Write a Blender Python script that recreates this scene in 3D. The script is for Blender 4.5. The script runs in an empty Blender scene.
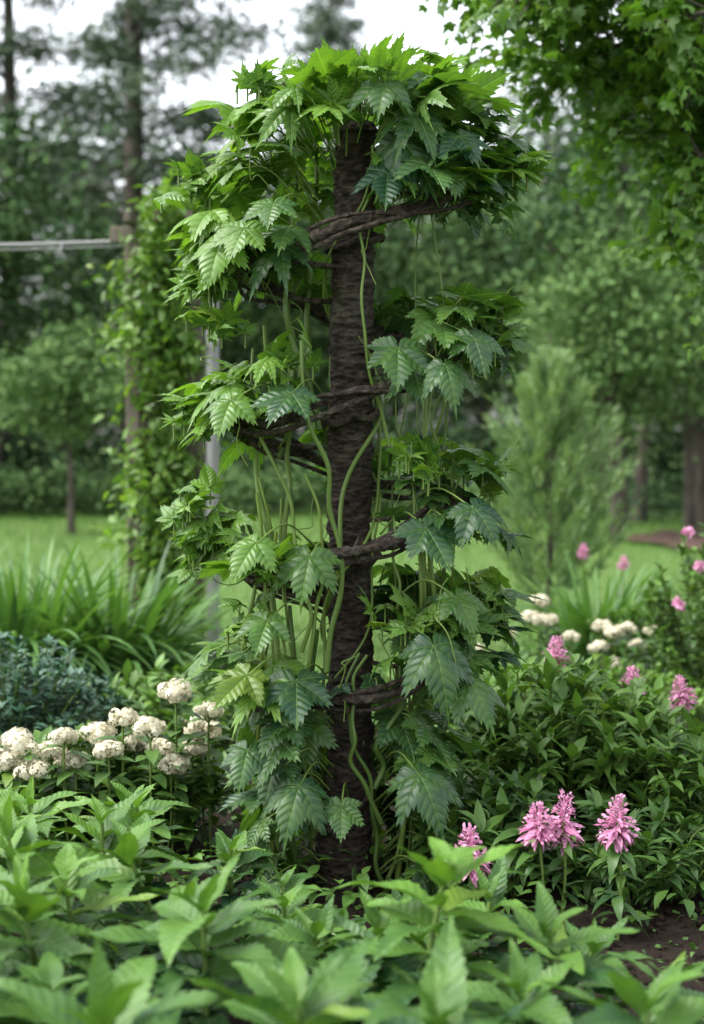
import bpy, math, numpy as np
from mathutils import Vector
rng=np.random.default_rng(11)
U=lambda a,b,n=None: rng.uniform(a,b,n)
sc=bpy.context.scene

# ------------------------------------------------------------------ helpers
def nrm(a): return a/np.maximum(np.linalg.norm(a,axis=-1,keepdims=True),1e-9)
def frames(D,N):
    x=nrm(D); z=nrm(N-(N*x).sum(-1,keepdims=True)*x); y=np.cross(z,x)
    return np.stack([x,y,z],axis=-1)
class T: pass
def tmpl(V,F,UV):
    t=T(); t.V=np.array(V,float); t.F=np.array(F,int); t.U=np.array(UV,float); return t
class B:
    def __init__(s): s.V=[];s.F=[];s.U=[];s.R=[];s.T=[];s.n=0
    def raw(s,V,F,UV,r,t,mi=0):
        s.V.append(V);s.F.append((F+s.n,mi));s.U.append(UV)
        s.R.append(np.broadcast_to(r,(len(V),)));s.T.append(np.broadcast_to(t,(len(V),)));s.n+=len(V)
    def inst(s,tm,D,N,P,S,rnd=None,tone=0.5,mi=0):
        n=len(P)
        if n==0: return
        D=np.broadcast_to(np.array(D,float),(n,3));N=np.broadcast_to(np.array(N,float),(n,3))
        S=np.array(S,float)
        if S.ndim==0: S=np.full(n,float(S))
        if S.ndim==1: S=np.stack([S,S,S],1)
        if rnd is None: rnd=rng.random(n)
        M=frames(D,N)
        V=np.einsum('nij,nkj->nki',M,tm.V[None]*S[:,None,:])+np.asarray(P)[:,None,:]
        k=len(tm.V)
        F=(tm.F[None]+(np.arange(n)*k)[:,None,None]).reshape(-1,tm.F.shape[1])
        tone=np.broadcast_to(tone,(n,))
        s.raw(V.reshape(-1,3),F,np.tile(tm.U,(n,1)),np.repeat(rnd,k),np.repeat(tone,k),mi)
    def insts(s,tms,D,N,P,S,rnd=None,tone=0.5,mi=0):
        n=len(P); w=rng.integers(0,len(tms),n)
        D=np.broadcast_to(np.array(D,float),(n,3));N=np.broadcast_to(np.array(N,float),(n,3));S=np.array(S,float)
        if S.ndim==0: S=np.full(n,float(S))
        tone=np.broadcast_to(tone,(n,))
        for i,t in enumerate(tms):
            m=w==i
            s.inst(t,D[m],N[m],np.asarray(P)[m],S[m],None if rnd is None else rnd[m],tone[m],mi)
    def tube(s,pts,rad,sides=6,mi=0,tone=.5,rnd=None,noise=0):
        P=np.array(pts,float);n=len(P);rad=np.broadcast_to(rad,(n,)).astype(float)
        t=nrm(np.gradient(P,axis=0));u=np.cross(t[0],[0,0,1.]) 
        if np.linalg.norm(u)<.1: u=np.cross(t[0],[1.,0,0])
        us=[]
        for i in range(n):
            u=u-(u@t[i])*t[i];u=u/np.linalg.norm(u);us.append(u)
        us=np.array(us);vs=np.cross(t,us)
        a=np.linspace(0,2*np.pi,sides,endpoint=False)
        R=rad[:,None]*(1+(noise*rng.standard_normal((n,sides)) if noise else np.zeros((n,sides))))
        V=P[:,None]+R[...,None]*(np.cos(a)[None,:,None]*us[:,None]+np.sin(a)[None,:,None]*vs[:,None])
        i=np.arange(n-1)[:,None]*sides;j=np.arange(sides)[None];j2=(j+1)%sides
        F=np.stack([i+j,i+j2,i+sides+j2,i+sides+j],-1).reshape(-1,4)
        L=np.concatenate([[0],np.cumsum(np.linalg.norm(np.diff(P,axis=0),axis=1))])
        UV=np.stack([np.repeat(L,sides),np.full(n*sides,.3)],1)
        s.raw(V.reshape(-1,3),F,UV,rng.random() if rnd is None else rnd,tone,mi)
    def out(s,name,mats,parent=None):
        V=np.concatenate(s.V);me=bpy.data.meshes.new(name)
        lv=np.concatenate([f.ravel() for f,_ in s.F]);cnt=np.concatenate([np.full(len(f),f.shape[1]) for f,_ in s.F])
        mi=np.concatenate([np.full(len(f),m) for f,m in s.F])
        me.vertices.add(len(V));me.vertices.foreach_set('co',V.astype(np.float32).ravel())
        me.loops.add(len(lv));me.loops.foreach_set('vertex_index',lv.astype(np.int32))
        me.polygons.add(len(cnt));me.polygons.foreach_set('loop_start',np.concatenate([[0],np.cumsum(cnt)[:-1]]).astype(np.int32))
        me.polygons.foreach_set('material_index',mi.astype(np.int32))
        me.polygons.foreach_set('use_smooth',np.ones(len(cnt),bool))
        uv=me.uv_layers.new(name='UVMap');uv.data.foreach_set('uv',np.concatenate(s.U)[lv].astype(np.float32).ravel())
        for nm,arr in(('rnd',s.R),('tone',s.T)):
            a=me.attributes.new(nm,'FLOAT','POINT');a.data.foreach_set('value',np.concatenate(arr).astype(np.float32))
        for m in (mats if isinstance(mats,(list,tuple)) else [mats]): me.materials.append(m)
        me.update(calc_edges=True)
        ob=bpy.data.objects.new(name,me);sc.collection.objects.link(ob)
        if parent: ob.parent=parent
        return ob
def empty(name):
    e=bpy.data.objects.new(name,None);sc.collection.objects.link(e);return e
def cr(pts,n):
    P=np.array(pts,float);P=np.vstack([2*P[0]-P[1],P,2*P[-1]-P[-2]])
    m=len(P)-3;t=np.linspace(0,m-1e-6,n);i=t.astype(int);f=(t-i)[:,None]
    a,b,c,d=P[i],P[i+1],P[i+2],P[i+3]
    return .5*(2*b+(c-a)*f+(2*a-5*b+4*c-d)*f*f+(3*b-a-3*c+d)*f**3)
def V3(x,y,z): return np.stack(np.broadcast_arrays(x,y,z),-1).astype(float)

# ------------------------------------------------------------------ materials
def newmat(name):
    m=bpy.data.materials.new(name);m.use_nodes=True;nt=m.node_tree;nt.nodes.clear()
    o=nt.nodes.new('ShaderNodeOutputMaterial');return m,nt,o
class G:
    def __init__(s,nt): s.nt=nt
    def n(s,typ,**k):
        x=s.nt.nodes.new(typ)
        for a,b in k.items(): setattr(x,a,b)
        return x
    def l(s,a,b): s.nt.links.new(a,b)
    def m(s,op,a,b=None,c=None,clamp=False):
        x=s.n('ShaderNodeMath',operation=op,use_clamp=clamp)
        for i,v in enumerate((a,b,c)):
            if v is None: continue
            if isinstance(v,(int,float)): x.inputs[i].default_value=v
            else: s.l(v,x.inputs[i])
        return x.outputs[0]
    def mix(s,f,a,b,mode='MIX'):
        x=s.n('ShaderNodeMix',data_type='RGBA',blend_type=mode)
        for i,v in ((0,f),(6,a),(7,b)):
            if isinstance(v,(int,float)): x.inputs[i].default_value=v
            elif isinstance(v,(tuple,list)): x.inputs[i].default_value=(*v,1)
            else: s.l(v,x.inputs[i])
        return x.outputs[2]
def leafmat(name,dark,light,vein=None,trans=.3,freq=9,rough=.45,slope=.8,veins=True,spec=.4,veinw=.012,bump=.5,vmix=.5,yel=.25):
    m,nt,o=newmat(name);g=G(nt)
    at=g.n('ShaderNodeAttribute',attribute_name='rnd').outputs['Fac']
    to=g.n('ShaderNodeAttribute',attribute_name='tone').outputs['Fac']
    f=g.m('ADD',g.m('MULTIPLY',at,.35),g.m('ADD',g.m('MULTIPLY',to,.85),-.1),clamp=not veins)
    if veins:
        ns=g.n('ShaderNodeTexNoise');ns.inputs['Scale'].default_value=16;ns.inputs['Detail'].default_value=2
        tc=g.n('ShaderNodeTexCoord');g.l(tc.outputs['Object'],ns.inputs['Vector'])
        f=g.m('ADD',f,g.m('MULTIPLY',g.m('SUBTRACT',ns.outputs['Fac'],.5),.7),clamp=True)
    col=g.mix(f,dark,light)
    yl=g.m('MULTIPLY',g.m('GREATER_THAN',at,.975),yel)
    col=g.mix(yl,col,(min(.9,light[0]*1.9),min(.9,light[1]*1.2),light[2]*.8))
    bs=g.n('ShaderNodeBsdfPrincipled');bs.inputs['Roughness'].default_value=rough
    bs.inputs['Specular IOR Level'].default_value=spec
    if veins:
        uv=g.n('ShaderNodeUVMap');sx=g.n('ShaderNodeSeparateXYZ');g.l(uv.outputs[0],sx.inputs[0])
        u,v=sx.outputs[0],g.m('ABSOLUTE',sx.outputs[1])
        mid=g.m('SUBTRACT',1,g.m('DIVIDE',v,veinw),clamp=True)
        ph=g.m('MULTIPLY',g.m('SUBTRACT',u,g.m('MULTIPLY',v,slope)),freq)
        ph=g.m('ADD',ph,g.m('MULTIPLY',ns.outputs['Fac'],.5))
        pp=g.m('PINGPONG',ph,.5)
        sd=g.m('SUBTRACT',1,g.m('DIVIDE',pp,.09),clamp=True)
        vm=g.m('MAXIMUM',mid,g.m('MULTIPLY',sd,.5))
        col=g.mix(g.m('MULTIPLY',vm,vmix),col,vein or tuple(min(1,c*1.6+.02) for c in light))
        bp=g.n('ShaderNodeBump');bp.inputs['Strength'].default_value=bump;bp.inputs['Distance'].default_value=.004
        h=g.m('ADD',g.m('MULTIPLY',pp,1.2),g.m('MULTIPLY',mid,-.8))
        g.l(h,bp.inputs['Height']);g.l(bp.outputs[0],bs.inputs['Normal'])
    if trans<=0:
        df=g.n('ShaderNodeBsdfDiffuse');g.l(col,df.inputs[0]);g.l(df.outputs[0],o.inputs[0]);return m
    g.l(col,bs.inputs['Base Color'])
    tr=g.n('ShaderNodeBsdfTranslucent')
    tcol=g.mix(1.0,col,(1.5,1.6,.6),'MULTIPLY') if 'petal' not in name else col
    g.l(tcol,tr.inputs[0])
    mx=g.n('ShaderNodeMixShader');mx.inputs[0].default_value=trans
    g.l(bs.outputs[0],mx.inputs[1]);g.l(tr.outputs[0],mx.inputs[2]);g.l(mx.outputs[0],o.inputs[0])
    return m
def barkmat(name,a,b,sc1=30,stretch=(1,1,.25),bump=1,dist=.02,rough=.85,moss=None,big=5):
    m,nt,o=newmat(name);g=G(nt)
    tc=g.n('ShaderNodeTexCoord');mp=g.n('ShaderNodeMapping');mp.inputs['Scale'].default_value=stretch
    g.l(tc.outputs['Object'],mp.inputs[0])
    n1=g.n('ShaderNodeTexNoise');n1.inputs['Scale'].default_value=sc1;n1.inputs['Detail'].default_value=6;n1.inputs['Roughness'].default_value=.75
    g.l(mp.outputs[0],n1.inputs['Vector'])
    v=g.n('ShaderNodeTexVoronoi');v.inputs['Scale'].default_value=sc1*1.3;g.l(mp.outputs[0],v.inputs['Vector'])
    f=g.m('MULTIPLY',g.m('SUBTRACT',n1.outputs['Fac'],.35),2.6,clamp=True)
    f=g.m('MULTIPLY',f,g.m('ADD',v.outputs['Distance'],.35),clamp=True)
    c=g.mix(f,a,b)
    if moss:
        n2=g.n('ShaderNodeTexNoise');n2.inputs['Scale'].default_value=big;n2.inputs['Detail'].default_value=5;n2.inputs['Roughness'].default_value=.7
        g.l(tc.outputs['Object'],n2.inputs['Vector'])
        k=g.m('MULTIPLY',g.m('SUBTRACT',n2.outputs['Fac'],.5),7,clamp=True);k=g.m('MULTIPLY',k,g.m('ADD',f,.15),clamp=True)
        c=g.mix(k,c,moss)
    bs=g.n('ShaderNodeBsdfPrincipled');bs.inputs['Roughness'].default_value=rough;bs.inputs['Specular IOR Level'].default_value=.3
    g.l(c,bs.inputs['Base Color'])
    bp=g.n('ShaderNodeBump');bp.inputs['Strength'].default_value=bump;bp.inputs['Distance'].default_value=dist
    g.l(g.m('ADD',n1.outputs['Fac'],v.outputs['Distance']),bp.inputs['Height']);g.l(bp.outputs[0],bs.inputs['Normal'])
    g.l(bs.outputs[0],o.inputs[0]);return m
def groundmat(name,cols,scale,bump=.5,dist=.02):
    m,nt,o=newmat(name);g=G(nt)
    tc=g.n('ShaderNodeTexCoord')
    n1=g.n('ShaderNodeTexNoise');n1.inputs['Scale'].default_value=scale;n1.inputs['Detail'].default_value=8;n1.inputs['Roughness'].default_value=.75
    n2=g.n('ShaderNodeTexNoise');n2.inputs['Scale'].default_value=scale*.07;n2.inputs['Detail'].default_value=3
    g.l(tc.outputs['Object'],n1.inputs['Vector']);g.l(tc.outputs['Object'],n2.inputs['Vector'])
    f=g.m('MULTIPLY',g.m('SUBTRACT',n1.outputs['Fac'],.3),2.4,clamp=True)
    c=g.mix(f,cols[0],cols[1]);f2=g.m('MULTIPLY',g.m('SUBTRACT',n2.outputs['Fac'],.4),3,clamp=True)
    c=g.mix(f2,c,cols[2])
    bs=g.n('ShaderNodeBsdfPrincipled');bs.inputs['Roughness'].default_value=.95;bs.inputs['Specular IOR Level'].default_value=.15
    g.l(c,bs.inputs['Base Color'])
    bp=g.n('ShaderNodeBump');bp.inputs['Strength'].default_value=bump;bp.inputs['Distance'].default_value=dist
    g.l(n1.outputs['Fac'],bp.inputs['Height']);g.l(bp.outputs[0],bs.inputs['Normal']);g.l(bs.outputs[0],o.inputs[0]);return m

M_vine=leafmat('vine_leaf',(.015,.054,.027),(.13,.255,.028),trans=.30,freq=7,rough=.38,veinw=.014,bump=.7,vmix=.45,spec=.42)
M_stem=leafmat('vine_stem',(.05,.10,.02),(.17,.26,.05),trans=.05,veins=False,rough=.5)
M_bark=barkmat('post_bark',(.009,.007,.006),(.20,.145,.11),24,(1,1,2.2),1,.06,moss=(.17,.16,.12),big=9)
M_wood=barkmat('woody_vine_bark',(.012,.009,.007),(.17,.125,.10),38,(1,1,1),1,.025,moss=(.15,.15,.11),big=11)
M_tbark=barkmat('tree_bark',(.03,.024,.02),(.12,.10,.08),8,(1,1,.3),.6,.05)
M_fg=leafmat('perennial_leaf',(.015,.056,.024),(.11,.225,.030),trans=.22,freq=10,slope=1.0,veinw=.009,rough=.42,bump=.55,spec=.3,vmix=.34)
M_bush=leafmat('bush_leaf',(.018,.058,.018),(.105,.21,.032),trans=.2,veins=False,rough=.45,spec=.35)
M_dark=leafmat('dark_bush_leaf',(.025,.065,.045),(.065,.14,.085),trans=.1,veins=False,spec=.3)
M_grass=leafmat('strap_leaf',(.03,.085,.025),(.115,.235,.055),trans=.25,veins=False)
M_lawn=leafmat('lawn_blade',(.05,.13,.022),(.12,.23,.045),trans=0,veins=False)
M_far=leafmat('far_foliage',(.040,.078,.040),(.125,.21,.072),trans=0,veins=False)  # base colours lifted to paint in a slight distance haze
M_pine=leafmat('pine_needles',(.07,.105,.075),(.15,.205,.125),trans=0,veins=False)  # needles paled towards grey, aerial haze baked into the colour
M_pale=leafmat('distant_foliage',(.11,.155,.12),(.21,.265,.185),trans=0,veins=False)  # haze of the back row baked in as paler, greyer colours
M_mid=leafmat('garden_tree_foliage',(.045,.10,.022),(.15,.27,.045),trans=.3,veins=False,rough=.5)
M_over=leafmat('overhanging_leaf',(.025,.072,.014),(.12,.24,.028),trans=.38,veins=False,rough=.45)
M_con=leafmat('conifer_needles',(.08,.16,.07),(.22,.33,.14),trans=.2,veins=False)
M_white=leafmat('cream_petal',(.56,.52,.37),(.80,.76,.60),trans=.3,veins=False,rough=.7)
M_pink=leafmat('pink_petal',(.50,.15,.31),(.78,.42,.60),trans=.35,veins=False,rough=.6)

# ------------------------------------------------------------------ leaf templates
def palm(lobes,floor=.45,K=101,rings=(0,.15,.35,.58,.78,.92,1),teeth=.05,droop=.25,fold=.35,side=.25,seed=0,a=.52,w=30,span=168):
    r_=np.random.default_rng(seed)
    th=np.radians(np.linspace(-span,span,K))
    la=np.radians([l[0] for l in lobes]);L=np.array([l[1] for l in lobes])*r_.uniform(.93,1.07,len(lobes))
    d=np.abs(th[:,None]-la[None])
    sh=L*(1-a*np.clip(d/np.radians(w),0,3)**.85)
    r=np.maximum(sh.max(1),floor*(1-.35*np.abs(th)/np.pi))
    r*=np.clip((np.radians(span+14)-np.abs(th))/np.radians(26),.25,1)
    if teeth: r*=1+teeth*np.where(np.arange(K)%2==0,1,-1)*r_.uniform(.5,1.4,K)
    ix=d.argmin(1);D=d[np.arange(K),ix]
    V=[];UV=[]
    p1,p2=r_.uniform(0,6.3,2)
    for f in rings:
        rr=r*f
        if f<1 and teeth: 
            k=np.convolve(np.pad(r,1,mode='edge'),[.25,.5,.25],'valid');rr=k*f
        x=rr*np.cos(th);y=rr*np.sin(th);al=rr*np.cos(D);pe=rr*np.abs(np.sin(D))
        z=fold*pe*(1-pe*1.3)-droop*rr**2-side*y**2+.05*rr*np.sin(3*th+p1)+.04*rr**2*np.sin(7*th+p2)
        V.append(np.stack([x,y,z],1));UV.append(np.stack([al,pe],1))
    n=len(rings);i=np.arange(n-1)[:,None]*K;j=np.arange(K-1)[None]
    F=np.stack([i+j,i+K+j,i+K+j+1,i+j+1],-1).reshape(-1,4)
    return tmpl(np.concatenate(V),F,np.concatenate(UV))
L5=[(0,1),(50,.82),(-50,.82),(105,.62),(-105,.62)]
L3=[(0,1),(58,.74),(-58,.74),(118,.5),(-118,.5)]
L7=[(0,1),(40,.9),(-40,.9),(80,.74),(-80,.74),(125,.5),(-125,.5)]
PALM=[palm(Lb,.47,seed=i,droop=d,side=s,fold=f,a=aa,teeth=.075,w=32) for i,(Lb,d,s,f,aa) in enumerate([(L5,.15,.2,.35,.44),(L3,.35,.3,.4,.44),(L5,.25,.1,.3,.48),(L5,.45,.25,.35,.42),(L3,.1,.4,.45,.48),(L5,.6,.5,.4,.45)])]
PALM7=[palm(L7,.42,seed=20+i,droop=d,side=s,fold=.4,a=.55,w=23,teeth=.08) for i,(d,s) in enumerate([(.2,.25),(.5,.35),(.05,.15)])]
PALML=[palm(L5,.35,K=17,rings=(0,.5,1),teeth=0,droop=.3,seed=40+i,a=.6) for i in range(3)]
def lance(W=.16,rows=16,cols=(-1,-.66,-.33,0,.33,.66,1),droop=.3,fold=.35,curl=0,teeth=0,seed=0,p=.75,wave=.02):
    r_=np.random.default_rng(seed);u=np.linspace(0,1,rows);c=np.array(cols)
    w=W*np.sin(np.pi*u**p)**.9*(1-.25*u)+.004
    w[-1]=.001
    a,b=r_.uniform(0,6.3,2)
    Um,Cm=np.meshgrid(u,c,indexing='ij');y=Cm*w[:,None]
    if teeth: y*=1+teeth*np.where(np.arange(rows)%2==0,1,-1)[:,None]*(np.abs(Cm)>.9)
    ang=droop*2*Um
    R=1/max(abs(droop)*2,1e-4)*np.sign(droop if droop else 1)
    x=R*np.sin(ang);z=-R*(1-np.cos(ang))
    z=z+fold*np.abs(y)*(1-Um*.4)+wave*np.sin(Um*14+a+np.sign(Cm)*1.3)*np.abs(Cm)*1.0
    yy=y+curl*Um**2
    n=len(c);i=np.arange(rows-1)[:,None]*n;j=np.arange(n-1)[None]
    F=np.stack([i+j,i+n+j,i+n+j+1,i+j+1],-1).reshape(-1,4)
    return tmpl(np.stack([x,yy,z],-1).reshape(-1,3),F,np.stack([Um,np.abs(y)],-1).reshape(-1,2))
LAN=[lance(.165+.025*(i%3),droop=d,fold=.35,curl=c,teeth=.09,seed=i,rows=24) for i,(d,c) in enumerate([(.2,.05),(.45,-.06),(.6,.04),(.1,-.03),(.3,0)])]
LANS=[lance(.17,rows=6,cols=(-1,0,1),droop=d,fold=.4,seed=i) for i,d in enumerate((.2,.5,.8))]
OVAL=[lance(.26,rows=5,cols=(-1,0,1),droop=d,fold=.3,seed=i,p=.85) for i,d in enumerate((.2,.5))]
STRAP=[lance(.026,rows=12,cols=(-1,0,1),droop=d,fold=.5,seed=i,p=.6,wave=.003) for i,d in enumerate((.3,.5,.8,1.1))]
DIA=[tmpl([(0,0,0),(.45,-.3,.06),(1,0,-.08),(.45,.3,.06)],[(0,1,2,3)],[(0,0)]*4)]
NEED=[tmpl([(0,0,0),(.4,-.08,.03),(1,0,-.05),(.4,.08,.03)],[(0,1,2,3)],[(0,0)]*4)]
BLADE=[tmpl([(0,-.05,0),(0,.05,0),(1,.004,-.15),(1,-.004,-.15)],[(0,1,2,3)],[(0,0)]*4)]
def rdir(n,zb=0): 
    d=rng.standard_normal((n,3));d[:,2]+=zb;return nrm(d)

# ------------------------------------------------------------------ ground
def sheet(name,poly,z,mat,n=60,amp=.01):
    cx,cy,rx,ry=poly;a=np.linspace(0,2*np.pi,n,endpoint=False)
    k=1+.10*np.sin(3*a+1)+.06*np.sin(7*a)+.04*rng.standard_normal(n)
    rings=np.linspace(0,1,14);V=[];b=B()
    for f in rings:
        x=cx+rx*k*f*np.cos(a);y=cy+ry*k*f*np.sin(a)
        V.append(V3(x,y,z+amp*rng.random(n)*(f<.98)))
    V=np.concatenate(V);i=np.arange(13)[:,None]*n;j=np.arange(n)[None]
    F=np.stack([i+j,i+n+j,i+n+(j+1)%n,i+(j+1)%n],-1).reshape(-1,4)
    b.raw(V,F,np.zeros((len(V),2)),.5,.5);return b.out(name,mat)
b=B();g_=250
b.raw(V3(*[np.array(q,float) for q in zip((-g_,-g_,0),(g_,-g_,0),(g_,g_,0),(-g_,g_,0))]),np.array([[0,1,2,3]]),np.zeros((4,2)),.5,.5)
b.out('ground',groundmat('lawn_ground',((.055,.11,.022),(.11,.18,.045),(.085,.14,.04)),25,.6,.03))
sheet('garden_bed_soil',(0.3,-1.2,4.6,4.0),.006,groundmat('soil',((.012,.008,.006),(.06,.041,.03),(.028,.02,.014)),30,1,.03),amp=.018)
sheet('mulch_patch',(5.6,14.0,2.0,1.8),.05,groundmat('mulch',((.05,.03,.025),(.16,.095,.08),(.09,.06,.05)),14,1,.04),amp=.05)
b=B();n=40000
P=V3(U(-11,8,n),3+19*rng.random(n)**1.4,0)
b.insts(BLADE,rdir(n)*.5+[0,0,1],rdir(n),P,U(.04,.09,n)*(1+P[:,1]*.03),tone=U(.2,.8,n))
b.out('lawn_grass',M_lawn)

# ------------------------------------------------------------------ central post + woody spiral
b=B()
NZ=420;zz=np.linspace(-.1,2.28,NZ);sd=56
def pcx(z): return -.034+.055*np.clip(z/2.2,0,1)+.010*np.sin(z*2.3+.6)
cx=pcx(zz);cy=.008*np.sin(zz*3)
rad=.068-.006*zz/2.2+.03*np.exp(-np.clip(zz,0,9)*9)
a=np.linspace(0,2*np.pi,sd,endpoint=False)
def sn(kx,kz):
    q=np.fft.rfft2(rng.standard_normal((NZ,sd)));fz=np.fft.fftfreq(NZ)[:,None]*NZ;fx=np.arange(q.shape[1])[None]
    q*=np.exp(-(fz/kz)**2-(fx/kx)**2);r=np.fft.irfft2(q,s=(NZ,sd));return r/r.std()
R=rad[:,None]*(1+.035*sn(8,70)+.03*sn(16,160)+.045*sn(3,14)+.022*np.sin(zz*88+2.5*np.sin(zz*9))[:,None]*(1+.7*sn(4,40)))
V=V3(cx[:,None]+R*np.cos(a),cy[:,None]+R*np.sin(a),zz[:,None]+0*R)
i=np.arange(NZ-1)[:,None]*sd;j=np.arange(sd)[None]
F=np.stack([i+j,i+(j+1)%sd,i+sd+(j+1)%sd,i+sd+j],-1).reshape(-1,4)
b.raw(V.reshape(-1,3),F,np.zeros((NZ*sd,2)),.5,.5)
b.tube([(cx[-1],0,2.27),(cx[-1],0,2.30),(cx[-1],0,2.301)],[.064,.05,.0],24)
b.out('bark_covered_post',M_bark)

vine=empty('climbing_vine')
def helix(t):
    z=2.09-.49*t+.012*t*t
    ang=-2*np.pi*t
    rx=.335+.015*np.sin(t*5);ry=.19
    return V3(rx*np.cos(ang)+.0,ry*np.sin(ang),z+.024*np.sin(t*13)+.012*np.sin(t*31))
b=B()
t=np.linspace(-.05,3.62,440)
H=helix(t)+np.cumsum(rng.normal(0,.0012,(440,3)),0)*.3+rng.normal(0,.0012,(440,3))
b.tube(H,.0145+.003*np.sin(t*9)+.003*np.sin(t*47)+.0018*rng.standard_normal(440),12,noise=.10)
for (off,r0,i0) in ((.03,.0085,20),(.9,.0065,0)):
    H2=helix(t+.03)+V3(.024*np.sin(t*17+off),.022*np.cos(t*17+off),.034*np.cos(t*12+off*3))
    b.tube(H2[i0:],r0,8,noise=.09)
for k in range(30):
    tt=U(0,3.4);p=helix(np.array([tt]))[0];d=rdir(1)[0]*U(.03,.06);b.tube(cr([p,p+d*.5,p+d],4),[.007,.006,.004,.001],6)
for tt in np.arange(.1,3.6,.25):
    p=helix(np.array([tt]))[0];q=np.array([pcx(p[2]-.02),0,p[2]-U(.0,.05)])
    b.tube(cr([p,(p*.5+q*.5)+[0,0,U(-.03,.03)],q],8),U(.006,.010),7,noise=.06)
for z0,z1,dr in ((.59,.66,.016),(.15,.5,.008),(1.4,1.48,.012),(.98,1.04,.014),(1.92,2.0,.010)):
    s=np.linspace(0,1,50);aa=3.4+s*5.5;zq=z0+(z1-z0)*s+.006*np.sin(s*30)
    b.tube(V3(pcx(zq)+(.074+dr)*np.cos(aa),(.074+dr)*np.sin(aa),zq),.0105,8,noise=.08)
b.out('woody_spiral_stem',M_wood,vine)

# green stems
b=B()
for k in range(46):
    ang=U(0,2*np.pi)
    if -2.1<ang-2*np.pi*round(ang/(2*np.pi))<-1.05 and k%4: ang+=np.pi*.45
    r0=U(.11,.20);tier=rng.integers(0,4)
    ztop=[2.15,1.65,1.15,.75][tier]+U(-.08,.12);zb=max(0,ztop-U(.5,1.1)) if rng.random()<.75 else 0
    n=9;s=np.linspace(0,1,n)
    aa=ang+.35*np.sin(s*3+k)+s*U(-.45,.45)+rng.normal(0,.06,n)
    rr=r0+U(.02,.09)*s+.014*np.sin(s*9+k)+rng.normal(0,.005,n)
    pts=V3(rr*1.25*np.cos(aa)-.01,rr*.95*np.sin(aa),zb+(ztop-zb)*s)
    b.tube(cr(pts,48),np.linspace(1,.6,48)*U(.004,.0105)*(1+.06*np.sin(np.linspace(0,40,48))),7,tone=U(.1,.95))
for k in range(3):
    s=np.linspace(0,1,110);zq=.15+k*.25+(1.5)*s;aa=k*2.1+s*7+.5*np.sin(s*15)
    rr=.086+.006*np.sin(s*23)
    b.tube(V3(pcx(zq)+rr*np.cos(aa),rr*np.sin(aa),zq),.007-.0015*k,7,tone=.65)
for k in range(40):
    p0=np.array([U(-.35,.35),U(-.25,.2),U(.3,2.2)]);pts=[p0]
    for q in range(5): pts.append(pts[-1]+[U(-.05,.05),U(-.04,.04),U(-.10,.03)])
    b.tube(cr(pts,24),.0018,5,tone=.7)

# vine leaves
lv=[]
def addleaf(p,d,n,s,tone,kind=0,pet=None):
    lv.append((p,d,n,s,tone,kind))
    if pet is not None:
        p=np.array(p);mid=(p+pet)/2+[0,0,.02+.15*np.linalg.norm(p-pet)]
        b.tube(cr([pet,mid,p],9),.003,5,tone=.6)
def outward(ang,phi,jit=.3):
    o=np.array([np.cos(ang),np.sin(ang),0.]);d=o*np.cos(phi)-np.array([0,0,np.sin(phi)])
    n=o*np.sin(phi)+np.array([0,0,np.cos(phi)])
    return d+rng.normal(0,jit,3)*.7,n+rng.normal(0,jit,3)*.7,o
cnt=0
while cnt<290:
    t_=U(-.1,3.5);p=helix(np.array([t_]))[0];ang=math.atan2(p[1]/.19,p[0]/.335)
    if p[1]<0 and abs(p[0])<.18 and rng.random()<.88: continue
    cnt+=1
    ang+=rng.normal(0,.22)
    up=rng.random()
    phi=np.radians(U(-12,50)*(1-.4*up))
    d,n_,o=outward(ang,phi)
    q=p+o*U(-.07,.12)+[0,0,.02+up*.16]
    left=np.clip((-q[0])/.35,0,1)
    tone=np.clip(.06+.50*left+.38*up+rng.normal(0,.18),0,1)  # paints soft top-left light into leaf tone: left and upper leaves paler
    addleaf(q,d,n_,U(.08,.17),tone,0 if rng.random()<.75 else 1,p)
# crown
for k in range(84):
    ang=U(0,2*np.pi);e=rng.random();r=.41*np.sqrt(1-e*e*.7)*U(.45,1.10)
    z=2.08+.34*e+U(-.06,.06)
    d,n_,o=outward(ang,np.radians(U(-25,45)*(1-.4*e)-12*e),.4)
    p=np.array([o[0]*r+.03,o[1]*r*.8,z])
    if o[1]<-.5 and z<2.2 and abs(p[0])<.12: continue
    tone=np.clip(.4+.4*e-.3*o[0]+rng.normal(0,.16),0,1)  # backlit look put into tone: paler towards top and left
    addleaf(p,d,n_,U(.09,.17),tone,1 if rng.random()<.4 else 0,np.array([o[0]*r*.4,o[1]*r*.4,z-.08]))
# reaching side shoots
for (ax_,az,sg,nn,tn) in [(.34,2.16,1,9,.35),(.36,2.05,1,7,.2),(.33,2.30,1,8,.6),(-.34,2.18,-1,8,.8),(-.38,1.95,-1,8,.85),(-.40,1.84,-1,7,.8),(-.38,1.42,-1,6,.75),(.38,1.62,1,6,.25),(.38,1.10,1,6,.2),(-.40,1.0,-1,6,.7),(-.36,.72,-1,5,.5),(.36,.70,1,5,.25)]:  # last value: tone with light painted in, left shoots lit, right ones shaded
    for k in range(nn):
        f=k/nn;p=np.array([ax_+sg*(f*.15-.04),U(-.14,.10),az+U(-.03,.06)-.02*f])
        phi=np.radians(U(-12,38));d=np.array([sg*np.cos(phi),U(-.7,.4),-np.sin(phi)]);n_=np.array([sg*np.sin(phi),U(-.3,.1),np.cos(phi)])
        addleaf(p,d,n_,U(.09,.145)*(1-.25*f),np.clip(tn+rng.normal(0,.12),0,1),int(rng.random()<.35),np.array([ax_*.7,0,az-.04]))
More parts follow.
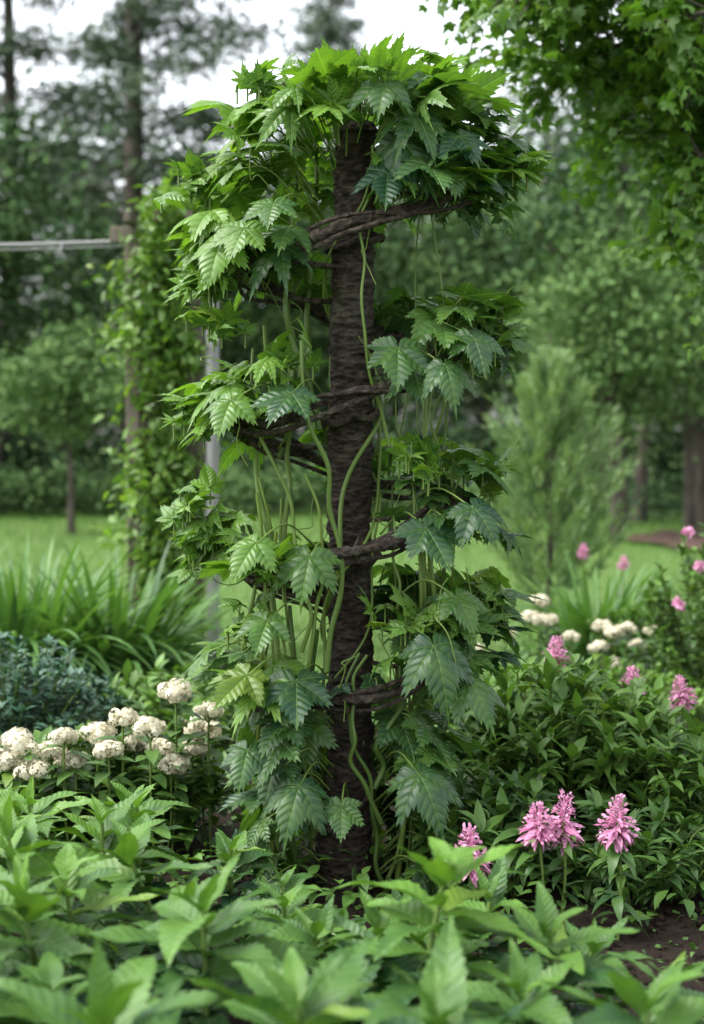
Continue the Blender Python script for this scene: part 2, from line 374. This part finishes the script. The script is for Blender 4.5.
for k in range(64):
    ang=U(0,2*np.pi);r=U(0,.32);o=np.array([np.cos(ang),np.sin(ang),0])
    p=o*r+[0.02,0,2.38+U(-.02,.11)-r*.38]
    addleaf(p,o*U(.2,1.0)+[0,0,U(.5,1)],o*-1+[0,0,.8],U(.05,.12),U(.6,1),1,p-[0,0,.1]-o*.05)
for (x,y,z) in [(-.40,-.08,1.68),(-.45,-.05,1.14),(-.42,-.1,1.8),(-.45,0,1.42),(.34,-.12,1.62),(.42,-.05,1.72),(.2,-.2,1.28),(.40,-.08,1.24),(-.3,-.15,.8),(-.45,-.02,2.10),(.45,-.02,2.16),(-.22,-.2,.97),(.15,-.2,.82),(-.40,.05,1.95),(-.47,0,1.05),(-.2,-.15,1.56),(.42,0,.86),(-.25,0,2.40),(.27,0,2.40)]:
    for k in range(12):
        ang=U(0,6.28);o=np.array([np.cos(ang),np.sin(ang)*.8,0])
        p=np.array([x,y,z])+rng.normal(0,.035,3)+[0,0,.02]
        addleaf(p,o*U(.3,1)+[0,0,U(.1,1.1)],-o*.3+[0,0,1],U(.045,.10),U(.5,1),int(rng.random()<.5),p-[0,0,.05])
for x,z,s,tn in [(.10,2.06,.15,.08),(.09,2.30,.15,.12),(.13,1.57,.155,.08),(-.17,1.44,.15,.15),(-.12,.98,.155,.15),(.21,1.06,.16,.08),(.23,.73,.18,.2),(-.16,.62,.17,.15),(-.15,.33,.155,.12),(.19,.36,.17,.2),(.30,2.16,.14,.08),(.34,1.12,.14,.15),(-.30,.64,.15,.15),(.33,.62,.14,.15),(-.30,.42,.13,.15),(-.22,1.97,.13,.5),(.26,1.52,.13,.08),(-.27,1.02,.14,.45),(-.34,1.42,.14,.5),(-.03,.27,.11,.15),(.34,1.60,.14,.2),(-.37,1.86,.15,.8),(-.30,1.90,.14,.7),(-.24,.80,.13,.35),(.30,.86,.13,.2)]:  # tn paints shade into front and right leaves, light into some left ones
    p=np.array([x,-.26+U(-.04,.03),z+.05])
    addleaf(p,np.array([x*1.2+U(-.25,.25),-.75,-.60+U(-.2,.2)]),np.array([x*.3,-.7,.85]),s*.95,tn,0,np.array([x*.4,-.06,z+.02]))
cnt=0
while cnt<130:
    ang=U(0,6.28);z=U(.06,.62);r=U(.16,.36)
    d,n_,o=outward(ang,np.radians(U(5,60)))
    p=np.array([o[0]*r,o[1]*r*.8,z])
    if o[1]<0 and (abs(p[0])<.13 or (-.1<p[0]<.2 and z<.3)): continue
    cnt+=1
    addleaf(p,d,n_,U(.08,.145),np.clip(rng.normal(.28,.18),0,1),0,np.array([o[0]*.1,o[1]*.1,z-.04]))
b.out('green_stems',M_stem,vine)
b=B()
for kind,T_ in ((0,PALM),(1,PALM7)):
    q=[l for l in lv if l[5]==kind]
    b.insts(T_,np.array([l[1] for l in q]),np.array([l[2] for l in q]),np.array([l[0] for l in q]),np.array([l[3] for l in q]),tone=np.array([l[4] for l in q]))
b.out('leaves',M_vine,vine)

# ------------------------------------------------------------------ foreground perennials
def perennial(name,x,y,h,L=.2,nodes=7,tone=.45,lean=.04,wh=3):
    b=B();lx,ly=rng.normal(0,lean,2);base=np.array([x,y,0.])
    top=base+[lx,ly,h]
    pts=cr([base,base+[lx*.2,ly*.2,h*.5],top],14);b.tube(pts,np.linspace(.008,.005,14),7,mi=1,tone=.4)
    D=[];N=[];P=[];S=[];TT=[];a0=U(0,6.28)
    for k in range(nodes):
        f=1-.10*k*.9
        if f<.1: break
        p=base+(top-base)*f
        m_=wh+(1 if k in(1,2) else 0)
        for j in range(m_):
            a=a0+k*1.25+j*2*np.pi/m_+rng.normal(0,.25);o=np.array([np.cos(a),np.sin(a),0])
            el=np.radians([62,38,24,14,6,0,-8,-12,-15][min(k,8)]+rng.normal(0,11))
            D.append(o*np.cos(el)+[0,0,np.sin(el)]);N.append(-o*np.sin(el)+[0,0,np.cos(el)]+rng.normal(0,.22,3))
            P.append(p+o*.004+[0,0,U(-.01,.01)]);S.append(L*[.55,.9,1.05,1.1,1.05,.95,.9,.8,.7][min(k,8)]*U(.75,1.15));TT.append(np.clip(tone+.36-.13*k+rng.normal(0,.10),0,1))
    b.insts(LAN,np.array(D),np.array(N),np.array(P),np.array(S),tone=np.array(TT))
    return b.out(name,[M_fg,M_stem])
cam_y=-4.28
PL=[(-.72,2.35,.43,.26,.2),(-.38,2.2,.42,.27,.25),(-.10,2.3,.42,.26,.25),(.20,2.3,.41,.25,.2),(.47,2.4,.36,.23,.25),
 (-.95,2.75,.44,.23,.3),(-.60,2.75,.46,.23,.55),(-.28,2.7,.45,.24,.3),(.13,2.75,.53,.22,.7),(.40,2.8,.37,.21,.3),
 (-1.0,3.2,.46,.20,.55),(-.72,3.2,.46,.20,.6),(-.43,3.25,.42,.19,.45),(-.16,3.2,.30,.17,.3),(.30,3.2,.30,.16,.3),
 (-1.02,3.7,.42,.18,.6),(-.80,3.6,.43,.18,.7),(-.55,3.7,.40,.18,.5),(-.32,3.7,.29,.15,.3),(-1.25,3.4,.45,.19,.5),(-1.15,4.0,.34,.17,.5),
 (.62,2.9,.24,.16,.25),(.68,2.25,.24,.20,.2),(-.05,2.5,.36,.21,.2),(-.5,2.5,.36,.21,.2),(-.9,2.3,.38,.23,.2),(.15,3.15,.24,.15,.2),(-.85,2.95,.40,.19,.35),(-.58,3.0,.42,.18,.4),(-.88,3.4,.43,.17,.5),(-.62,3.45,.42,.17,.45),(-.3,3.0,.38,.18,.3),(-.7,3.85,.34,.16,.5),(-.93,3.95,.33,.16,.5),
 (-.02,3.05,.30,.17,.3),(.04,2.9,.34,.18,.3),(.0,3.4,.18,.13,.25),(.22,3.0,.30,.17,.35),(-.12,3.5,.24,.14,.3),(.45,3.05,.26,.16,.25),(.33,2.55,.36,.20,.3),(.16,3.45,.20,.12,.3)]
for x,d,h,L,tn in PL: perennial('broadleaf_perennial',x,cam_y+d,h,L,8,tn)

# ------------------------------------------------------------------ bushes
def mound(name,cx,cy,rx,ry,h,nst,T_,L,mat,tone=.45,ln=16,stem=True):
    b=B()
    for k in range(nst):
        a=U(0,6.28);r=np.sqrt(rng.random());ox,oy=rx*r*np.cos(a),ry*r*np.sin(a)
        hh=h*(1-.45*r*r)*U(.8,1.12);base=np.array([cx+ox*.45,cy+oy*.45,0]);top=np.array([cx+ox,cy+oy,hh])
        pts=cr([base,(base+top)/2+[0,0,.06],top],8)
        if stem: b.tube(pts,.0035,5,mi=1,tone=.4)
        f=np.sort(1-.75*rng.random(ln)**1.4);P=base+(top-base)*f[:,None]
        P[:,2]+=.06*4*f*(1-f)*.5
        aa=U(0,6.28,ln);el=np.radians(np.interp(f,[.2,.8,1],[-5,25,60])+rng.normal(0,12,ln))
        D=V3(np.cos(aa)*np.cos(el),np.sin(aa)*np.cos(el),np.sin(el));N=V3(-np.cos(aa)*np.sin(el),-np.sin(aa)*np.sin(el),np.cos(el))+rng.normal(0,.25,(ln,3))
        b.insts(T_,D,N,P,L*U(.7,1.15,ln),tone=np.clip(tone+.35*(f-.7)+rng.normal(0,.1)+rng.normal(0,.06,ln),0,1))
    return b.out(name,[mat,M_stem])
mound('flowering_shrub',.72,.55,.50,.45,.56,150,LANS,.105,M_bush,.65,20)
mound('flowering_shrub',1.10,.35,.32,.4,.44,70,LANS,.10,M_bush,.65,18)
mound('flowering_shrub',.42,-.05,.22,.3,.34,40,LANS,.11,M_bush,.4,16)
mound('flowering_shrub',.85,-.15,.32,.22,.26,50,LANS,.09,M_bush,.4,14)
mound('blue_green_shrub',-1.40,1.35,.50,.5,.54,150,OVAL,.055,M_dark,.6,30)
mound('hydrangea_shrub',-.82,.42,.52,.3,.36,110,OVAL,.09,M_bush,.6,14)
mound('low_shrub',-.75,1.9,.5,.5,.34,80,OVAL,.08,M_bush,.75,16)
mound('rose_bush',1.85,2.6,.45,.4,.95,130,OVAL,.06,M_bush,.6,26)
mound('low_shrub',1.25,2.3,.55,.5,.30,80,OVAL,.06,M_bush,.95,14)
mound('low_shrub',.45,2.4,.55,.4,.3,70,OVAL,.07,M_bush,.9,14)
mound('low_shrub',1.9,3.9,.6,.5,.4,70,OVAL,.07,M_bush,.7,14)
mound('low_shrub',-2.45,3.0,.5,.5,1.05,80,OVAL,.08,M_bush,.6,22)
b=B();n=7000;P=V3(U(-2.2,1.5,n),U(-.9,3.6,n),0);P[:,2]=U(.01,.14,n)
m=~((P[:,0]>.55)&(P[:,1]<-.5));P=P[m];n=len(P)
b.insts(OVAL,rdir(n)*[1,1,.4]+[0,0,.2],rdir(n)*.5+[0,0,1],P,U(.03,.08,n),tone=U(.2,.9,n));b.out('ground_cover_plants',M_bush)
b=B();n=1200;P=V3(U(-.2,2.0,n),U(-2.1,-.2,n),0);P[:,2]=U(.02,.05,n)
b.insts(OVAL,rdir(n)*[1,1,.3],rdir(n)*.4+[0,0,1],P,U(.015,.04,n),tone=U(.0,.6,n));b.out('seedling_weeds',M_bush)
b=B();n=5000;P=V3(U(.0,2.2,n),U(-2.2,0,n),.02)
cub=np.array([(x,y,z) for z in(-.5,.5) for x,y in((-.5,-.5),(.5,-.5),(.5,.5),(-.5,.5))])*[1,.8,.6]
cub[4:]*=[.7,.7,1]
CR=tmpl(cub,[(0,3,2,1),(4,5,6,7),(0,1,5,4),(1,2,6,5),(2,3,7,6),(3,0,4,7)],np.zeros((8,2)))
b.inst(CR,rdir(n),rdir(n),P,.004+.022*rng.random(n)**3);b.out('soil_clods',bpy.data.materials['soil'])

def clump(name,x,y,r,h,n,tone=.5):
    b=B();a=U(0,6.28,n);o=V3(np.cos(a),np.sin(a),0);P=V3(x,y,0)+o*(r*.6*np.sqrt(rng.random(n)))[:,None]
    el=np.radians(U(58,88,n));D=o*np.cos(el)[:,None]+V3(0,0,np.sin(el));N=-o*np.sin(el)[:,None]+V3(0,0,np.cos(el))
    b.insts(STRAP,D,N,P,h*U(.8,1.35,n),tone=np.clip(tone+rng.normal(0,.18,n),0,1));return b.out(name,M_grass)
clump('daylily_clump',-1.80,3.3,.6,.76,380,.65);clump('daylily_clump',-1.30,3.4,.5,.68,280,.65);clump('daylily_clump',1.5,4.4,.45,.58,230,.75);clump('daylily_clump',-2.5,3.6,.5,.7,200,.6)

# ------------------------------------------------------------------ flowers
pet=[lance(.36,rows=4,cols=(-1,0,1),droop=.3,fold=.2,seed=1,p=1.1)]
def cream(name,x,y,z,r):
    b=B()
    sub=rdir(11,.45);sub[:,2]=np.abs(sub[:,2])*.6-.15;SC=V3(x,y,z)+sub*r*.60*U(.8,1.15,11)[:,None]
    for c_ in SC:
        n=22;d=rdir(n,.25);C=c_+d*r*.46*U(.8,1.15,n)[:,None]*[1,1,.85];s=U(.17,.26,n)*r
        t1=nrm(np.cross(d,rdir(n)));t2=np.cross(d,t1);tn=U(.3,1,n)
        for k in range(4):
            a=k*np.pi/2;b.insts(pet,t1*np.cos(a)+t2*np.sin(a)+d*.3,d,C,s,tone=tn)
    b.tube(cr([(x+U(-.05,.05),y+U(0,.05),0),(x,y,z*.5),(x,y,z)],8),.004,6,mi=1)
    for k in range(9):
        q=SC[k];b.tube(cr([(x,y,z-r*.9),((x+q[0])/2,(y+q[1])/2,z-r*.35),q],5),.0015,4,mi=1)
    for k in range(12):
        a=U(0,6.28);b.insts(OVAL,[[np.cos(a),np.sin(a),.25]],[[0,0,1.]],np.array([[x,y,z-.03-.02*k]]),[.10],mi=2)
    return b.out(name,[M_white,M_stem,M_bush])
for x,z in [(-1.09,.39),(-1.03,.41),(-.945,.38),(-.89,.44),(-.83,.40),(-.735,.47),(-.63,.46),(-.6,.38),(-.555,.57),(-.49,.42),(-.92,.33),(-.52,.36),(-1.16,.36),(-.98,.34),(-1.22,.43),(-.76,.39),(-1.12,.33),(-.68,.37),(-1.05,.36),(-.46,.49),(-.57,.34),(-.86,.36),(-.70,.43),(-1.14,.42)]:
    cream('white_hydrangea_flower',x,.20+U(-.18,.12),z,U(.044,.064))
for x,z in [(.88,.49),(.975,.47),(1.22,.35),(1.24,.44),(1.3,.42),(1.44,.335),(1.29,.26),(.94,.56),(.60,.33),(.77,.40),(1.08,.40),(1.36,.44),(1.5,.42)]:
    cream('white_hydrangea_flower',x,2.72+U(-.1,.15),z-.01,U(.045,.062))
def pinkspike(name,x,y,z,h=.15,r=.048,stemleaves=True):
    b=B();lx=U(-.03,.03);base=np.array([x+lx,y+U(0,.04),0]);top=np.array([x,y,z])
    b.tube(cr([base,(base+top)/2+[.01,0,0],top],12),.0045,6,mi=1,tone=.6)
    ax=nrm(np.array([U(-.15,.15),U(-.1,.1),1.]))
    for k in range(12):
        f=k/11;n=int(11-5*f);a=U(0,6.28)+np.arange(n)*2*np.pi/n+rng.normal(0,.2,n)
        el=np.radians(-15+80*f+rng.normal(0,18,n));o=V3(np.cos(a),np.sin(a),0);D=o*np.cos(el)[:,None]+V3(0,0,np.sin(el))
        P=np.tile(top+ax*(-h*.35+h*.85*f),(n,1))+o*.006
        rr=r*(.75+.5*np.sin(np.pi*min(1,f*1.6+.15)) if f<.6 else .75-.3*f)
        b.insts([LANS[0],LANS[1]],D,rdir(n)*.4+[0,0,1],P,rr*U(.7,1.2,n)*[1],tone=U(0,1,n))
        P2=P+D*(rr*.7);b.insts(pet,D+rdir(n)*.8,rdir(n),P2,U(.010,.017,n),tone=U(.4,1,n))
    if stemleaves:
        n=18;f=U(.15,.9,n);a=U(0,6.28,n);D=V3(np.cos(a),np.sin(a),U(-.1,.5,n));b.insts(LANS,D,D*0+[0,0,1]+rng.normal(0,.2,(n,3)),base+(top-base)*f[:,None],U(.07,.12,n),tone=U(.2,.5,n),mi=2)
    return b.out(name,[M_pink,M_stem,M_bush])
for x,y,z,h in [(.31,-.62,.28,.11),(.50,-.50,.32,.09),(.575,-.46,.32,.13),(.71,-.52,.335,.11)]: pinkspike('pink_flower_spike',x,y,z,h,.045)
for x,y,z in [(.73,.75,.60),(1.13,.55,.49),(.99,.7,.50)]: pinkspike('pink_flower_spike',x,y,z,.09,.04,False)
b=B()
for x,y,z in [(1.57,2.35,.93),(1.6,2.25,.78),(1.52,2.3,.60),(1.8,2.3,.8),(1.95,2.3,.9)]:
    n=60;b.insts(pet,rdir(n),rdir(n),V3(x,y,z)+rdir(n)*.012,U(.02,.034,n),tone=U(.3,1,n))
b.out('rose_blossoms',M_pink)
for x,y,z in [(1.45,4.6,.66),(1.72,4.7,.58)]: pinkspike('pink_flower_spike',x,y,z,.07,.03,False)

# ------------------------------------------------------------------ trees
def leafcloud(b,C,nl,sig,ls,T_,tones,flat=.6,mi=0,updir=0):
    m=len(C);P=np.repeat(C,nl,0)+rng.normal(0,1,(m*nl,3))*np.repeat(np.broadcast_to(sig,(m,)),nl)[:,None]*[1,1,flat]
    n=len(P);D=rdir(n)*[1,1,.6]+[0,0,-.25+updir];N=rdir(n)*.8+[0,0,1]
    b.insts(T_,D,N,P,ls*U(.6,1.3,n),tone=np.clip(np.repeat(tones,nl)+rng.normal(0,.1,n),0,1),mi=mi)
def broadtree(name,x,y,h,cr_,z0,nc,nl,ls,mat,tr=.13,sig=.38,tone=.45,T_=None,br=26,tv=.2):
    b=B();d=rdir(nc);rr=rng.random(nc)**.45
    hz=(h-z0)/2;C=d*rr[:,None];C=C*V3(cr_,cr_,hz)
    w=1-.35*np.clip(C[:,2]/hz,-.2,1);C[:,0]*=w;C[:,1]*=w
    C+=V3(x,y,z0+hz)+rng.normal(0,.15,(nc,3))
    top=np.array([x+U(-.3,.3),y,h*.86]);tp=cr([(x,y,-.1),(x+U(-.1,.1),y,h*.4),top],20)
    b.tube(tp,np.linspace(tr,tr*.2,20)*(1+.35*np.exp(-np.linspace(0,20,20))),12,mi=1,noise=.04)
    for i in rng.choice(nc,min(br,nc),replace=False):
        c=C[i];k=int(np.clip((c[2]/h-.12)/.86*19,3,18));s=tp[k]
        b.tube(cr([s,(s+c)/2+[0,0,U(-.1,.3)],c],8),np.linspace(tr*.3,tr*.06,8),6,mi=1)
    leafcloud(b,C,nl,sig*U(.6,1.3,nc),ls,T_ or DIA,np.clip(tone+rng.normal(0,tv,nc),0,1))
    return b.out(name,[mat,M_tbark])
def pine(name,x,y,h,R,z0,mat,tr=.2,tone=.4,step=.45,ls=.3,dens=1.0,nl=12):
    b=B();b.tube(cr([(x,y,-.1),(x+.1,y,h*.5),(x,y,h)],24),np.linspace(tr,.03,24),10,mi=1,noise=.04)
    z=z0
    while z<h-.2:
        f=(z-z0)/(h-z0);L0=R*(1-f)**.8*(.55+.45*min(1,f*5))+.15
        for k in range(rng.integers(3,6)):
            if rng.random()>.88: continue
            a=U(0,6.28);L=L0*U(.55,1.15);o=np.array([np.cos(a),np.sin(a),0]);s=np.array([x,y,z+U(-.2,.2)])
            pts=cr([s,s+o*L*.5+[0,0,.1*L],s+o*L+[0,0,U(-.15,.1)*L]],10);b.tube(pts,np.linspace(.035,.01,10),5,mi=1)
            m=max(4,int(L*6*dens));fr=U(.3,1.02,m);C=s+o*(L*fr)[:,None]+V3(0,0,.06*L*np.sin(fr*3))+rng.normal(0,.12,(m,3))*[1,1,.5]*L*.5
            leafcloud(b,C,nl,.15+.04*L,ls,NEED,np.clip(tone+rng.normal(0,.15,m),0,1),.45,updir=.2)
        z+=step*U(.7,1.2)
    return b.out(name,[mat,M_tbark])
y0=-4.28
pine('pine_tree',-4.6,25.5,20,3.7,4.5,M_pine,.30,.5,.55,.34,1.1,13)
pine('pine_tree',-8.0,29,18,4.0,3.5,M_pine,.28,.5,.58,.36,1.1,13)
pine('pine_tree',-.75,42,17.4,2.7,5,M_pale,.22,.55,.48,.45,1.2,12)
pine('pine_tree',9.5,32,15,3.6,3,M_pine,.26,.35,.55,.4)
for x,d,h,c,z0,tn in [(-6.8,27,7.6,2.3,1.4,.35),(-3.2,31,8.2,2.4,1.6,.5),(-1.3,33,8.4,2.4,1.6,.55),(1.0,35,8.3,2.5,1.5,.6),(2.9,31,7.4,2.4,1.5,.6),(4.9,28,7.6,2.4,1.9,.4),(7.2,27,8.2,2.4,1.9,.15),(-9.2,26,7.5,2.4,1.2,.35),(9.8,26,8,2.4,1.3,.3),(-12.5,28,9,2.8,1.5,.3),(13,28,9,2.8,1.5,.3)]:
    out=abs(x)>9
    broadtree('woodland_tree',x,y0+d,h,c,z0,120,40 if out else 75,.25 if out else .185,M_far,.15,.45,tn,tv=.13)
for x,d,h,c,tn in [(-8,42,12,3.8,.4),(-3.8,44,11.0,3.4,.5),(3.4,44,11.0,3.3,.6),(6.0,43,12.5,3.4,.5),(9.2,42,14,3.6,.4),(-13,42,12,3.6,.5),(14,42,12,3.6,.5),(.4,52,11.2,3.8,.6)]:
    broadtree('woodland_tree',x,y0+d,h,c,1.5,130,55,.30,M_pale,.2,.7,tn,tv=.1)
broadtree('maple_tree',3.55,y0+19,4.3,1.35,1.3,110,100,.105,M_far,.09,.28,1.0,tv=.12)
broadtree('maple_tree',5.0,y0+21,5.2,1.5,1.6,100,90,.115,M_far,.09,.3,.75,tv=.12)
broadtree('small_ornamental_tree',-4.05,y0+20.5,2.9,1.05,1.45,60,110,.10,M_far,.06,.22,1.0,tv=.1)
for x,d in [(4.15,22),(4.75,23.5),(5.3,21.5),(5.75,24),(3.7,25)]:
    broadtree('slender_tree',x,y0+d,6.5,1.0,3.8,30,50,.14,M_far,.13,.3,.3,br=8)
b=B()
for (n,xa,xb,ya,yb,za,zb,tn,ls) in [(400,-13,13,23.5,26,.1,1.5,.0,.17),(230,-12,-1.5,20.5,22.5,.05,.75,.7,.12),(100,2.5,12,18.5,21,.1,.7,.1,.12),(230,-16,16,33,36,.2,3.2,.0,.3),(150,-1.5,3,21,23,.1,.9,.6,.12)]:
    C=V3(U(xa,xb,n),U(ya,yb,n),U(za,zb,n));leafcloud(b,C,50,.28*(ls/.15),ls,DIA,np.clip(tn+rng.normal(0,.15,n),0,1))
b.out('woodland_undergrowth',M_far)

# feathery young conifer
b=B();X,Y,Hh=1.55,6.9,2.30
b.tube(cr([(X,Y,0),(X+.02,Y,1.2),(X,Y,Hh-.1)],14),np.linspace(.03,.006,14),8,mi=1)
for k in range(210):
    f=rng.random()**.95;z=.08+f*(Hh-.35);R=.64*(1-f)**.7*(.7+.3*min(1,f*6))+.04;a=U(0,6.28);o=np.array([np.cos(a),np.sin(a),0]);s=np.array([X,Y,z*.93])
    L=R*U(.55,1.3);tip=s+o*L+[0,0,.60*L+.10]
    m=70;fr=U(.2,1.05,m);bend=V3(0,0,-.12*np.sin(fr*np.pi))
    P=s+(tip-s)*fr[:,None]+bend+rng.normal(0,.017,(m,3));dd=nrm(tip-s)
    if k%3==0: b.tube(cr([s,(s+tip)/2-[0,0,.10],tip],6),.004,4,mi=1)
    b.insts(NEED,dd*.9+rdir(m)*.6+[0,0,.4],rdir(m),P,U(.06,.12,m),tone=np.clip(.65+.3*(fr-.5)+rng.normal(0,.25),0,1))
b.out('young_conifer',[M_con,M_tbark])

# overhanging tree at right
b=B();tb=np.array([3.7,3.0,0.])
tp=cr([tb,tb+[-.1,0,1.6],tb+[0,.1,3.2],tb+[.1,0,5.2]],24);b.tube(tp,np.linspace(.17,.07,24),14,mi=1,noise=.04)
limbs=[((2.6,2.7,3.3),(1.5,2.6,3.60),(.66,2.5,3.50)),((2.8,2.6,3.0),(1.9,2.4,3.25),(.98,2.3,3.12)),((2.9,2.8,2.6),(2.2,2.6,2.85),(1.25,2.5,2.80)),((3.0,2.8,2.4),(2.5,2.6,2.50),(1.70,2.5,2.30)),((2.7,3.1,3.9),(1.9,3.1,4.1),(1.0,3.0,3.9)),((2.9,3.2,4.4),(2.3,3.3,4.6),(1.5,3.4,4.5)),((4.4,3,3.4),(5.0,3,3.6),(5.5,3,3.5)),((4,3.8,3.2),(4.2,4.4,3.5),(4.3,5,3.5)),((4,2.2,3.4),(3.9,1.6,3.8),(3.7,1.0,3.9)),
((2.7,3.3,3.1),(2.0,3.4,3.40),(1.05,3.5,3.42)),((2.9,3.4,2.8),(2.3,3.5,3.0),(1.5,3.6,3.0)),((2.8,2.2,3.3),(2.1,1.9,3.3),(1.25,1.8,3.10)),((3.0,2.6,2.2),(2.5,2.5,2.2),(1.90,2.5,1.95)),((3.0,2.4,2.7),(2.3,2.2,2.75),(1.5,2.2,2.60)),((2.6,2.4,3.5),(1.7,2.2,3.65),(.80,2.1,3.35))]
for li,q in enumerate(limbs):
    s=tb+[0,0,q[0][2]-.55]
    pts=cr([s,*q],30);b.tube(pts,np.linspace(.05,.009,30),8,mi=1,noise=.03)
    lt=U(.35,.75)
    for k in range(62 if li not in(6,7,8) else 24):
        i=rng.integers(9,30);p=pts[i];dv=rdir(1)[0]*[1,1,.7];dv[2]-=.10;L=U(.18,.52)
        tw=cr([p,p+dv*L*.5+[0,0,.03],p+dv*L-[0,0,.06]],6);b.tube(tw,np.linspace(.006,.002,6),4,mi=1)
        m=30;fr=U(.25,1.08,m);P=p+(tw[-1]-p)*fr[:,None]+rng.normal(0,.05,(m,3))
        D=rdir(m)*[1,1,.5]+dv*.8+[0,0,-.35]
        b.insts(PALML,D,rdir(m)*.55+[0,0,1],P,U(.04,.075,m),tone=np.clip(lt+rng.normal(0,.2)+rng.normal(0,.1,m),0,1))
b.out('overhanging_maple_tree',[M_over,M_tbark])

# ------------------------------------------------------------------ arbor with climber, steel pole, cable
M_gray=barkmat('weathered_wood',(.09,.075,.06),(.24,.20,.165),18,(1,1,.15),.6,.008)
m,nt,o=newmat('galvanised_steel');g=G(nt);bs=g.n('ShaderNodeBsdfPrincipled');bs.inputs['Roughness'].default_value=.5;bs.inputs['Metallic'].default_value=.35
ns=g.n('ShaderNodeTexNoise');ns.inputs['Scale'].default_value=9;g.l(g.mix(ns.outputs['Fac'],(.15,.15,.15),(.30,.30,.29)),bs.inputs['Base Color']);g.l(bs.outputs[0],o.inputs[0]);M_steel=m
def beam(b,p,q,w,h):
    p=np.array(p,float);q=np.array(q,float);d=q-p;L=np.linalg.norm(d);up=np.array([0,0,1.]) if abs(d[2])<.9*L else np.array([0,1.,0])
    M=frames(d[None],up[None])[0];e=.08
    prof=np.array([(-.5+e,-.5),(.5-e,-.5),(.5,-.5+e),(.5,.5-e),(.5-e,.5),(-.5+e,.5),(-.5,.5-e),(-.5,-.5+e)])*[w,h]
    V=np.concatenate([(M@np.concatenate([np.full((8,1),x),prof],1).T).T+p for x in(0,L)])
    F=np.array([[i,(i+1)%8,8+(i+1)%8,8+i] for i in range(8)]);b.raw(V,F,np.zeros((16,2)),.5,.5)
    b.raw(V.copy(),np.array([[7,6,5,4,3,2,1,0],[8,9,10,11,12,13,14,15]]),np.zeros((16,2)),.5,.5)
arb=empty('garden_arbor');b=B();ay=4.75
for x,y in [(-.99,ay),(-1.38,ay),(-.99,ay+1.1),(-1.38,ay+1.1)]: beam(b,(x,y,-.1),(x,y,2.6),.09,.09)
for y in (ay,ay+1.1): beam(b,(-1.52,y,2.65),(-.85,y,2.65),.05,.098)
for x in (-1.38,-1.2,-1.0): beam(b,(x,ay-.25,2.73),(x,ay+1.4,2.73),.04,.06)
for z in (.7,1.3,1.9): beam(b,(-1.333,ay,z),(-1.037,ay,z),.03,.04)
ob=b.out('timber_frame',M_gray,arb)
for p in ob.data.polygons: p.use_smooth=False
cl=empty('arbor_climber');b=B()
for k in range(12):
    x=U(-1.4,-1.1);pts=[(x,ay+U(-.1,.1),0)]
    for z in (.6,1.2,1.8,2.6): pts.append((x+U(-.12,.12),ay+U(-.12,.12),z))
    b.tube(cr(pts,24),.009,6,mi=1)
n=190;z=U(.15,2.75,n);C=V3(-1.19+rng.normal(0,.10,n)+.05*np.sin(z*5),ay-.05+rng.normal(0,.12,n),z)
n2=60;C2=V3(U(-1.30,-.75,n2),U(ay-.2,ay+1.3,n2),2.76+rng.normal(0,.07,n2));C=np.concatenate([C,C2])
leafcloud(b,C,30,.075,.08,OVAL,np.clip(.6+rng.normal(0,.25,len(C)),0,1),1)
b.out('climber_foliage',[M_mid,M_tbark],cl)
b=B();b.tube([(-.86,4.5,-.1),(-.86,4.5,1),(-.86,4.5,2.22),(-.86,4.5,2.24),(-.86,4.5,2.241)],[.042,.042,.042,.036,0],20);b.out('steel_pole',M_steel)
b=B();b.tube(cr([(-1.4,ay,2.61),(-2.3,ay,2.585),(-3.2,ay,2.61),(-4.4,ay,2.68)],40),.012,8);b.tube(cr([(-1.4,ay,2.58),(-2.3,ay,2.555),(-3.2,ay,2.57),(-4.4,ay,2.64)],40),.007,8)
b.tube(cr([(-1.82,ay,2.60),(-1.83,ay-.01,2.55),(-1.81,ay,2.50)],8),.010,8);b.out('support_cable',M_steel)
b=B();beam(b,(-4.4,ay,-.1),(-4.4,ay,2.75),.1,.1);b.out('cable_post',M_gray)

# ------------------------------------------------------------------ light, world, camera
sd=Vector((-.55,-.05,.83)).normalized()
L=bpy.data.lights.new('sun','SUN');L.energy=1.5;L.angle=math.radians(18);L.color=(1,.98,.94)
lo=bpy.data.objects.new('sun',L);lo.rotation_euler=sd.to_track_quat('Z','Y').to_euler();sc.collection.objects.link(lo)
w=bpy.data.worlds.new('World');sc.world=w;w.use_nodes=True;nt=w.node_tree;nt.nodes.clear();g=G(nt)
sk=g.n('ShaderNodeTexSky',sky_type='NISHITA');sk.sun_disc=False;sk.sun_elevation=math.asin(sd.z);sk.sun_rotation=math.atan2(sd.x,sd.y)
sk.air_density=1.0;sk.dust_density=4.0;sk.ozone_density=1
hs=g.n('ShaderNodeHueSaturation');hs.inputs['Saturation'].default_value=.25;hs.inputs['Value'].default_value=3.9;g.l(sk.outputs[0],hs.inputs['Color'])
bg=g.n('ShaderNodeBackground');bg.inputs[1].default_value=.15;g.l(hs.outputs[0],bg.inputs[0])
wo=g.n('ShaderNodeOutputWorld');g.l(bg.outputs[0],wo.inputs[0])
c=bpy.data.cameras.new('camera');c.sensor_fit='VERTICAL';c.sensor_height=36;c.lens=50;c.clip_end=1000;c.clip_start=.05
c.dof.use_dof=True;c.dof.focus_distance=4.0;c.dof.aperture_fstop=2.0
co=bpy.data.objects.new('camera',c);co.location=(0,cam_y,1.36);co.rotation_euler=(math.radians(90-2.9),0,0);sc.collection.objects.link(co);sc.camera=co
sc.view_settings.view_transform='Standard';sc.view_settings.look='None';sc.view_settings.exposure=0;sc.view_settings.gamma=1
